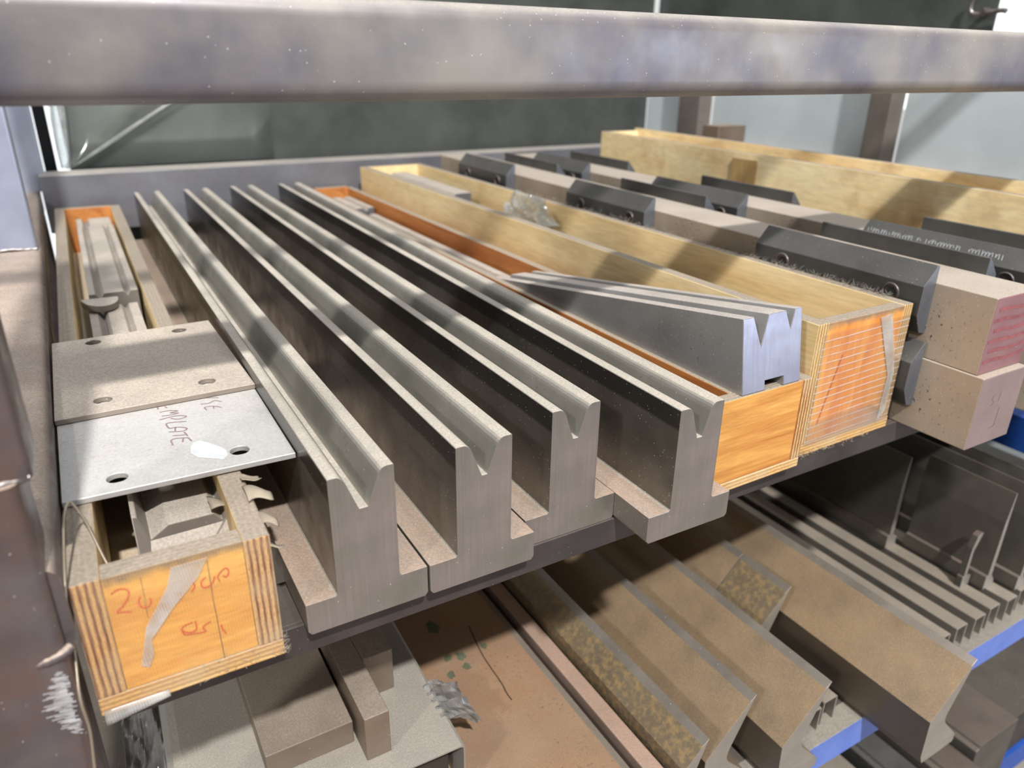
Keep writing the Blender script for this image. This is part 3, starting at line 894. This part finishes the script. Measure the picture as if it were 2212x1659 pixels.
def make_bar(label, x, y, z, length, spots_l, spots_r, rz=0.0, endmark=None):
    b = empty('holder_bar', (x, y, z), rz)
    tag(b, label, 'tool holder', 'square holder bars with clamps')
    o = box('bar_body', 0, BARW, 0, length, 0, BARH, [M['bar'], M['bar_end']], b, 0.0016, 3)
    for p in o.data.polygons:
        if abs(p.normal.y) > 0.5:
            p.material_index = 1
    for side, spots in ((0, spots_l), (1, spots_r)):
        for a, e in spots:
            pr = [(px - 0.0003, pz) if side == 0 else (BARW + 0.0003 - px, pz) for px, pz in CL]
            c = prism('clamp', pr, a, e, [M['clamp'], M['clamp_end']], b, 0.0008)
            for p in c.data.polygons:
                if len(p.vertices) > 4:
                    p.material_index = 1
            if side == 0:
                for yy in (a + 0.047, e - 0.06):
                    sx = -0.0283
                    sz = BARH - 0.022
                    ring = [(sx, yy + 0.0125 * math.cos(t), sz + 0.0125 * math.sin(t)) for t in [2 * math.pi * k / 24 for k in range(25)]]
                    s = tube('screw_rim', ring, 0.0022, M['screw'], c, 6, False)
                    tube('screw_socket', [(sx - 0.0004, yy, sz), (sx + 0.004, yy, sz)], 0.0085, M['hole'], s, 16)
                    tube('screw_washer', [(sx + 0.0002, yy, sz), (sx + 0.004, yy, sz)], 0.0122, M['screw'], s, 20)
    return b


yb = 0.492
up = make_bar('upper left square holder bar with a red striped end', 1.0285, yb, BARH + 0.0008, 1.72,
              [(0.086, 0.392), (0.69, 0.972), (1.255, 1.535)], [(0.078, 0.371), (0.66, 0.945), (1.22, 1.50)], -0.004)
lo = make_bar('lower left square holder bar, scuffed, directly on the shelf rail', 1.0265, 0.4805, 0.0003, 1.72,
              [(0.089, 0.392), (0.69, 0.972), (1.255, 1.535)], [(0.078, 0.371), (0.66, 0.945)], -0.004)
for c in up.children:
    if c.name.startswith('bar_body'):
        c.data.materials[1] = M['bar_end_red']
for k in range(6):
    z0 = 0.018 + k * 0.0148
    ln = [[(0.004 + 0.006 * (k % 2), z0), (0.03, z0 + 0.001), (0.065, z0 - 0.001), (0.102, z0 + 0.002)]]
    strokes('red_stripe', ln, lambda p: (p[0], 0.0, p[1]), (0, -1, 0), 0.0052, M['red_paint'], up, 0.0003)
strokes('stamp_mark', [[(0.062, 0.055), (0.06, 0.026)], [(0.048, 0.024), (0.058, 0.025), (0.064, 0.028)], [(0.044, 0.078), (0.036, 0.077), (0.037, 0.07), (0.043, 0.067), (0.036, 0.062)], [(0.055, 0.08), (0.053, 0.067)]], lambda p: (p[0], 0.0, p[1]), (0, -1, 0), 0.0014, M['grey_mark'], lo, 0.0003, False)
up2 = make_bar('upper right square holder bar with a stamped clamp', 1.2405, 0.432, BARH + 0.0008, 1.70,
               [(0.10, 0.408), (0.70, 0.99), (1.265, 1.53)], [(0.085, 0.378), (0.675, 0.955), (1.24, 1.52)], 0.0)
lo2 = make_bar('lower right square holder bar under the stamped one', 1.2405, 0.452, 0.0003, 1.70,
               [(0.09, 0.392), (0.69, 0.972)], [(0.085, 0.378)], 0.0)
# stamped line on the front left clamp of the right hand bar
n_ = Vector((-0.028, 0, 0.0245)).cross(Vector((0, 1, 0)))
st = []
random.seed(3)
for k in range(46):
    yy = 0.40 - k * 0.0052
    if random.random() < 0.18:
        continue
    st.append([(yy, 0.42 + random.random() * 0.1), (yy - 0.0026, 0.6 + random.random() * 0.12)])
    if random.random() < 0.6:
        st.append([(yy - 0.001, 0.62), (yy - 0.0036, 0.45)])
strokes('stamped_line', st, lambda p: (-0.003 - 0.0245 * p[1], p[0], 0.1345 - 0.028 * p[1]), (-0.75, 0, 0.66), 0.0011, M['pale_mark'], up2, 0.0005, False)

# ------------------------------------------------------------------ far crate and block
b4 = empty('long_crate', (1.475, 0.45, 0.0), -0.045)
tag(b4, 'long pale wooden crate at the right end of the shelf', 'crate')
L4 = 1.62
board('side_board', 0, 0.018, 0, L4, 0.016, 0.285, 0, M['w_far'], M['edge_x_pale'], b4)
board('side_board', 0.132, 0.150, 0, L4, 0.016, 0.292, 0, M['w_far'], M['edge_x_pale'], b4)
board('bottom_board', 0, 0.15, 0, L4, 0.0005, 0.0158, 2, M['w_far'], M['edge_z'], b4)
board('end_board', 0.0182, 0.1318, L4 - 0.018, L4, 0.016, 0.285, 1, M['w_far'], M['edge_y'], b4)
board('end_board', 0.0182, 0.1318, 0, 0.018, 0.016, 0.285, 1, M['w_far'], M['edge_y'], b4)
board('shadow_strip', -0.006, -0.0003, 0.92, 1.005, 0.02, 0.272, 0, wood('shadow_strip_wood', srgb(196, 164, 110), srgb(176, 140, 88), 2, 30, 3, 0.5, 0.2), M['edge_x_pale'], b4)  # darker wood strip stands in for the upper beam's shadow on the crate
o = rtube('tube_stub', 2, 0.0003, 0.318, 1.75, 1.866, 1.75, 1.82, 0.004, M['block'])
tag(o, 'upright grey square tube stub standing behind the long crate', 'steel tube')

# ------------------------------------------------------------------ clear film at the back left
FT = film('film_roll', (0.95, 0.97, 0.96), 0.25, 0.08, 0.05, None, 6)
FT2 = film('film_edge', (0.9, 0.93, 0.95), 0.5, 0.05, 0.3, None, 30)


def flm(u, v):
    z = 0.207 + 0.40 * v
    edge = 0.03 + (z - 0.207) * 1.66
    x = 0.004 + (edge - 0.004) * u
    y = 2.425 + 0.010 * math.sin(7 * u + 2 * v) - 0.012 * u * u
    return (x, y, z)


film_t = empty('plastic_film', (0, 0, 0))
tag(film_t, 'clear plastic film hanging in folds before the dark back sheet', 'plastic film')
sheet('film_flap', flm, 30, 16, FT, film_t, 0.0005)
FT3 = film('film_skin', (0.95, 0.97, 0.96), 0.08, 0.4, 0.05, None, 6)
sheet('film_back', lambda u, v: (0.03 + 0.55 * u, 2.438, 0.207 + 0.4 * v), 8, 3, FT3, film_t, 0.0005)
tube('film_fold', smooth_line([(0.026, 2.418, 0.208), (0.085, 2.415, 0.243), (0.16, 2.412, 0.288), (0.24, 2.41, 0.336), (0.36, 2.41, 0.405)], 8), [0.002 + 0.0035 * math.sin(math.pi * i / 32) for i in range(33)], FT2, film_t)
tube('film_roll', smooth_line([(0.016, 2.42, 0.21), (0.02, 2.418, 0.28), (0.026, 2.42, 0.36), (0.03, 2.42, 0.44)], 8), [0.006 + 0.012 * math.sin(0.4 + 2.2 * i / 24) for i in range(25)], FT2, film_t, 14)

# ------------------------------------------------------------------ blue rack below
br = empty('blue_rack', (0.9, 0.5, -1.56))
tag(br, 'blue painted storage rack carrying the lower tools', 'rack')
BO = Vector((0.9, 0.5, -1.56))


def bk(o):
    o.parent = br
    o.location = -BO
    return o


bk(box('beam', -0.2, 2.25, 0.50, 0.54, -0.568, -0.507, M['blue']))
bk(box('deck', -0.2, 2.25, 0.5402, 2.42, -0.515, -0.5075, M['deck']))
bk(box('side_beam', 1.75, 1.79, 0.56, 2.42, -0.30, -0.22, M['blue_dark']))
bk(box('beam', -0.2, 2.25, 0.50, 0.54, -1.075, -1.0, M['blue_dark']))
bk(box('deck', -0.2, 2.25, 0.5402, 2.42, -1.01, -1.0005, M['deck']))
bk(box('upright', 2.14, 2.24, 0.66, 0.76, -1.56, -0.568, M['blue_dark']))
bk(box('upright', 2.14, 2.24, 2.30, 2.40, -1.56, -0.516, M['blue_dark']))
bk(box('upright', -0.2, -0.16, 0.545, 0.60, -1.56, -0.516, M['blue_dark']))
bk(box('upright', -0.2, -0.16, 2.30, 2.40, -1.56, -0.516, M['blue_dark']))

# ------------------------------------------------------------------ gooseneck punches lying on the lower deck
PP = [(0.0043, 0.0165), (0.012, 0.0), (0.0535, 0.0), (0.0925, 0.002), (0.0950, 0.007), (0.0938, 0.0185), (0.0500, 0.065), (0.0450, 0.074), (0.0445, 0.082), (0.0467, 0.0905),
      (0.0845, 0.1752), (0.0861, 0.1774), (0.0752, 0.1690), (0.0, 0.0919)]
PN = [(0.0462, 0.0), (0.0535, 0.0), (0.0925, 0.002), (0.0950, 0.007), (0.0938, 0.0185), (0.0600, 0.055), (0.0560, 0.066), (0.0555, 0.078), (0.0560, 0.0905),
      (0.0845, 0.1752), (0.0861, 0.1774), (0.0752, 0.1690), (0.0462, 0.1385)]


def punch(label, x, y0, y1, prof=PP, face='punch', rz=0.0):
    o = prism('bending_punch', prof, 0, y1 - y0, [M[face], M['punch_end'], M['punch_lip']], None, 0.0007)
    n = len(prof)
    for p in o.data.polygons:
        if len(p.vertices) > 6:
            p.material_index = 1
        elif p.center.z > 0.172 and p.normal.z > 0.3:
            p.material_index = 2
    o.location = (x, y0, -0.5072)
    o.rotation_euler = (0, 0, rz)
    tag(o, label, 'press punch', 'bending punches on the lower shelf')
    return o


punch('narrow grained bending punch nearest the rusty plate', 0.519, 0.491, 2.2, PN, 'punch_rough')
punch('tan bending punch second from the rusty plate', 0.6325, 0.514, 2.2)
punch('tan bending punch third from the rusty plate', 0.7475, 0.477, 2.2)
punch('long bending punch behind the short spotted segment', 0.868, 0.766, 2.2)
punch('short spotted punch segment ending between two long tan punches', 0.868, 0.656, 0.7645, PP, 'punch_rough')
punch('rightmost tan bending punch, sticking out furthest over the blue beam', 0.9795, 0.397, 2.2)

# rusty plate and flat bar
o = prism('rusty_slab', [(0.13, -0.507), (0.524, -0.507), (0.524, -0.398), (0.509, -0.390), (0.136, -0.390), (0.13, -0.396)], 0.42, 2.1, [M['rust_plate'], M['channel']], None, 0.0008)
for p in o.data.polygons:
    if p.normal.x > 0.3 and p.normal.z > 0.3:
        p.material_index = 1
tag(o, 'wide rusty brown steel slab on the lower shelf', 'steel slab')
o = box('flat_bar', 0.5345, 0.5605, 0.44, 2.1, -0.5070, -0.390, M['flatbar'], None, 0.002, 2)
tag(o, 'dusty pinkish flat bar on edge between rusty slab and punches', 'steel bar')

# folded sheet cover with blocks on it
cv = empty('sheet_cover', (0.0, 0.63, -0.3), -0.03)
tag(cv, 'folded galvanised sheet cover with dusty blocks on top', 'cover')
prism('cover_top', [(-0.03, -0.012), (-0.022, -0.002), (-0.012, 0.0), (0.302, 0.0), (0.306, -0.003), (0.3065, -0.088), (0.3045, -0.088), (0.304, -0.004), (0.30, -0.002), (-0.012, -0.002), (-0.02, -0.004), (-0.028, -0.014), (-0.03, -0.06), (-0.032, -0.06)],
      0.0, 0.55, M['cover'], cv, 0)
box('inner_frame', 0.01, 0.296, 0.03, 0.5, -0.088, -0.0025, M['deck'], cv, 0.002)
o = box('flat_block', 0.078, 0.186, 0.694, 0.91, -0.2996, -0.2646, M['block'], None, 0.0012)
o.rotation_euler = (0, 0, 0)
tag(o, 'flat dusty steel block lying on the sheet cover', 'steel block')
ab = prism('notched_block', [(0, 0), (0.032, 0), (0.032, 0.068), (0, 0.068)], 0.0, 0.24, M['block'], None, 0.0015)
bm = bmesh.new()
bm.from_mesh(ab.data)
bm2 = bmesh.new()
for (x0, x1, y0, y1, z0, z1) in ((0.0322, 0.074, 0.095, 0.24, 0.0, 0.068),):
    vs = [bm.verts.new((x, y, z)) for z in (z0, z1) for y in (y0, y1) for x in (x0 - 0.0002, x1)]
    for f in ((0, 2, 3, 1), (4, 5, 7, 6), (0, 1, 5, 4), (2, 6, 7, 3), (0, 4, 6, 2), (1, 3, 7, 5)):
        bm.faces.new([vs[i] for i in f])
bmesh.ops.remove_doubles(bm, verts=bm.verts, dist=0.0003)
bmesh.ops.recalc_face_normals(bm, faces=bm.faces)
bm.to_mesh(ab.data)
bm.free()
bm2.free()
ab.location = (0.190, 0.658, -0.2997)
ab.rotation_euler = (0, 0, 0.0)
tag(ab, 'L-shaped brown steel block with a forward prong on the sheet cover', 'steel block')


def tornf(u, v):
    return (0.298 + 0.055 * u, 0.735 - 0.065 * v + 0.02 * u * (0.5 - v) + 0.006 * math.sin(17 * v + 5 * u) * u, -0.30 - 0.03 * u * u + 0.008 * math.sin(14 * v) * u + 0.004 * math.sin(30 * v + 6 * u))


o = sheet('torn_film', tornf, 14, 16, M['foil'], None, 0.0004, False)
tag(o, 'torn grey plastic film sticking out from the sheet cover edge', 'plastic film')
o = sheet('plastic_wrap', lambda u, v: (-0.075 + 0.05 * u, 0.62 + 0.35 * v, -0.33 - 0.06 * abs(math.sin(2.2 * u + 1.5 * v)) + 0.016 * mnoise.noise(Vector((u * 6, v * 14, 1)))), 24, 60, M['foil'], None, 0.0004, False)
tag(o, 'crinkled dusty plastic wrap between the post and the sheet cover', 'plastic wrap')

# ------------------------------------------------------------------ thin channels and blades
CW, CH, CT = 0.0335, 0.050, 0.0028
CHP = [(0, 0), (CT, 0), (CT, CH - CT), (CW - CT, CH - CT), (CW - CT, 0), (CW, 0), (CW, CH - 0.002), (CW - 0.002, CH), (0.002, CH), (0, CH - 0.002)]
chan_me = prism('steel_channel', CHP, 0, 1.6, [M['channel'], M['blade_end']], None, 0.0004)
for p in chan_me.data.polygons:
    if len(p.vertices) > 6:
        p.material_index = 1
LAB = ['thin steel channel leaning closest to the rightmost punch', 'thin steel channel, second from the rightmost punch', 'thin steel channel, third from the rightmost punch',
       'thin steel channel, fourth, in front of the standing blades', 'thin steel channel, fifth from the punch', 'thin steel channel at the right edge of the photo', 'thin steel channel beyond the right edge one']
XS = [1.218, 1.273, 1.330, 1.384, 1.438, 1.492, 1.546]
for k, x in enumerate(XS):
    o = chan_me if k == 0 else chan_me.copy()
    if k:
        COL.objects.link(o)
    o.location = (x, 0.52 + 0.004 * math.sin(3 * k), -0.5072)
    tag(o, LAB[k], 'steel channel', 'thin channels on the blue beam')
for k, x in enumerate((0.868, 0.912)):
    o = prism('steel_channel', CHP, 0, 0.125, [M['channel'], M['blade_end']], None, 0.0004)
    for p in o.data.polygons:
        if len(p.vertices) > 6:
            p.material_index = 1
    o.location = (x, 0.522 + 0.004 * k, -0.5072)
    tag(o, ['short channel stub beside the third tan punch above the blue beam', 'short channel stub tucked against the rightmost punch'][k], 'steel channel', 'short channel stubs between the punches')

BP = [(0, 0), (0.034, 0), (0.034, 0.012), (0.020, 0.030), (0.0185, 0.14), (0.0175, 0.218), (0.0155, 0.218), (0.008, 0.155), (0.0065, 0.032), (0.0, 0.030)]
BS = [(0, 0), (0.028, 0), (0.028, 0.022), (0.012, 0.026), (0.012, 0.085), (0.026, 0.112), (0.030, 0.121), (0.022, 0.123), (0.012, 0.117), (0.004, 0.092), (0.003, 0.026), (0, 0.024)]


def blade(label, x, y0, y1, prof, z=-0.4568):
    o = prism('standing_blade', prof, 0, y1 - y0, [M['blade'], M['blade_end']], None, 0.0006)
    for p in o.data.polygons:
        if len(p.vertices) > 6:
            p.material_index = 1
    o.location = (x, y0, z)
    tag(o, label, 'press punch', 'upright blade punches on the channels')
    return o


blade('far upright blade punch whose pointed end shows below the dark rail', 1.378, 0.745, 2.2, BP)
blade('low hook topped blade standing in front of the tall blades', 1.392, 0.588, 0.600, BS)
blade('tall upright blade punch behind the hook topped one', 1.425, 0.562, 0.735, BP)
blade('upright blade punch in the right background row', 1.480, 0.53, 1.1, BP)
blade('upright blade punch furthest right on the channels', 1.535, 0.50, 2.0, BP)
blade('dark upright blade punch far back in the right row', 1.480, 1.12, 2.2, BP)
# ------------------------------------------------------------------ bars on the bottom deck
for k, (x0, x1, h, lab, mt) in enumerate([(1.02, 1.13, 0.05, 'brown flat bar on the bottom shelf below the blue beam', 'rust_plate'), (1.14, 1.27, 0.07, 'grey steel plate on the bottom shelf below the last punch', 'channel'),
                                          (1.29, 1.36, 0.10, 'black steel bar on the bottom shelf', 'clamp'), (1.37, 1.45, 0.13, 'stepped dark bar with bright edge on the bottom shelf', 'blade'),
                                          (1.46, 1.62, 0.16, 'wide brown grey bar at the lower right corner', 'blade'), (1.63, 1.80, 0.12, 'dark bar beside the blue upright on the bottom shelf', 'deck')]):
    o = prism('long_bar', [(0, 0), (x1 - x0, 0), (x1 - x0, h), (0.012, h), (0.009, h - 0.006), (0, h - 0.012)], 0, 1.6, M[mt], None, 0.0012)
    o.location = (x0, 0.47 + 0.02 * (k % 3), -1.0003)
    tag(o, lab, 'steel bar', 'bars on the bottom shelf')

# ------------------------------------------------------------------ marks on the rusty slab
slab = bpy.data.objects['rusty_slab']
GREEN_SPOTS = [(0.392, 0.852, 0.007), (0.412, 0.846, 0.008), (0.41, 0.822, 0.007), (0.380, 0.818, 0.007), (0.455, 0.848, 0.006), (0.40, 0.93, 0.012)]
SEAM = [(0.455, 0.903), (0.445, 0.843), (0.442, 0.808), (0.441, 0.765), (0.438, 0.743), (0.438, 0.727)]
GREEN = plain('green_paint_spots', srgb(92, 98, 78), 0.6, 0, 0.25, 60)


def patch(name, pts, mat, parent, z):
    link(name, mesh(name, [(x, y, z) for x, y in pts], [tuple(range(len(pts)))]), mat, parent)


random.seed(11)
for cx, cy, r in GREEN_SPOTS:
    patch('paint_spot', [(cx + r * (0.7 + 0.5 * random.random()) * math.cos(a * math.pi / 7), cy + 1.3 * r * (0.6 + 0.6 * random.random()) * math.sin(a * math.pi / 7)) for a in range(14)], GREEN, slab, -0.3897)
strokes('seam', [SEAM], lambda p: (p[0], p[1], -0.39), (0, 0, 1), 0.0022, M['scratch'], slab, 0.0003)

# ------------------------------------------------------------------ dust fluff caught on edges


def fluff(name, label, n, place, ln, w, mat):
    vs, fs = [], []
    for _ in range(n):
        p = Vector(place())
        d = Vector((random.gauss(0, 1), random.gauss(0, 1), abs(random.gauss(0.2, 0.7)))).normalized()
        e = Vector((random.gauss(0, 1), random.gauss(0, 1), random.gauss(0, 0.6))).normalized()
        q = p + d * ln * 0.5
        r = q + (d + e * 0.9).normalized() * ln * 0.5
        sd = d.cross(e).normalized() * w
        b = len(vs)
        vs += [p - sd, p + sd, q - sd, q + sd, r - sd * 0.3, r + sd * 0.3]
        fs += [(b, b + 1, b + 3, b + 2), (b + 2, b + 3, b + 5, b + 4)]
    me = bpy.data.meshes.new(name)
    me.from_pydata([tuple(v) for v in vs], [], fs)
    o = link(name, me, mat)
    tag(o, label, 'dust', None, 'stuff')
    return o


fluff('dust_fluff', 'grey dust fluff along the top edge of the tall plywood box', 900,
      lambda: (0.988 + random.gauss(0, 0.005), 0.62 + 1.0 * random.random() ** 1.4, 0.194 + abs(random.gauss(0, 0.002))), 0.010, 0.00022, M['fluff'])
fluff('lint_fluff', 'grey lint caught between the channels and blue beam', 700,
      lambda: (0.68 + 0.95 * random.random(), 0.515 + random.gauss(0, 0.012), -0.5065 + abs(random.gauss(0, 0.004))), 0.018, 0.00013, M['fluff'])
fluff('tape_fringe', 'pale frayed tape threads at the plywood box lower front corner', 130,
      lambda: (random.choice((0.094 + random.gauss(0, 0.0012), 0.02 + 0.07 * random.random())), 0.556 + random.gauss(0, 0.002), 0.004 + 0.02 * random.random() ** 3), 0.006, 0.00018, M['paper'])
fluff('splinter_fringe', 'pale splinters hanging under the tall plywood box front', 160,
      lambda: (0.80 + 0.15 * random.random() ** 2, 0.580 + random.gauss(0, 0.002), 0.003 + random.gauss(0, 0.002)), 0.006, 0.0003, M['paper'])
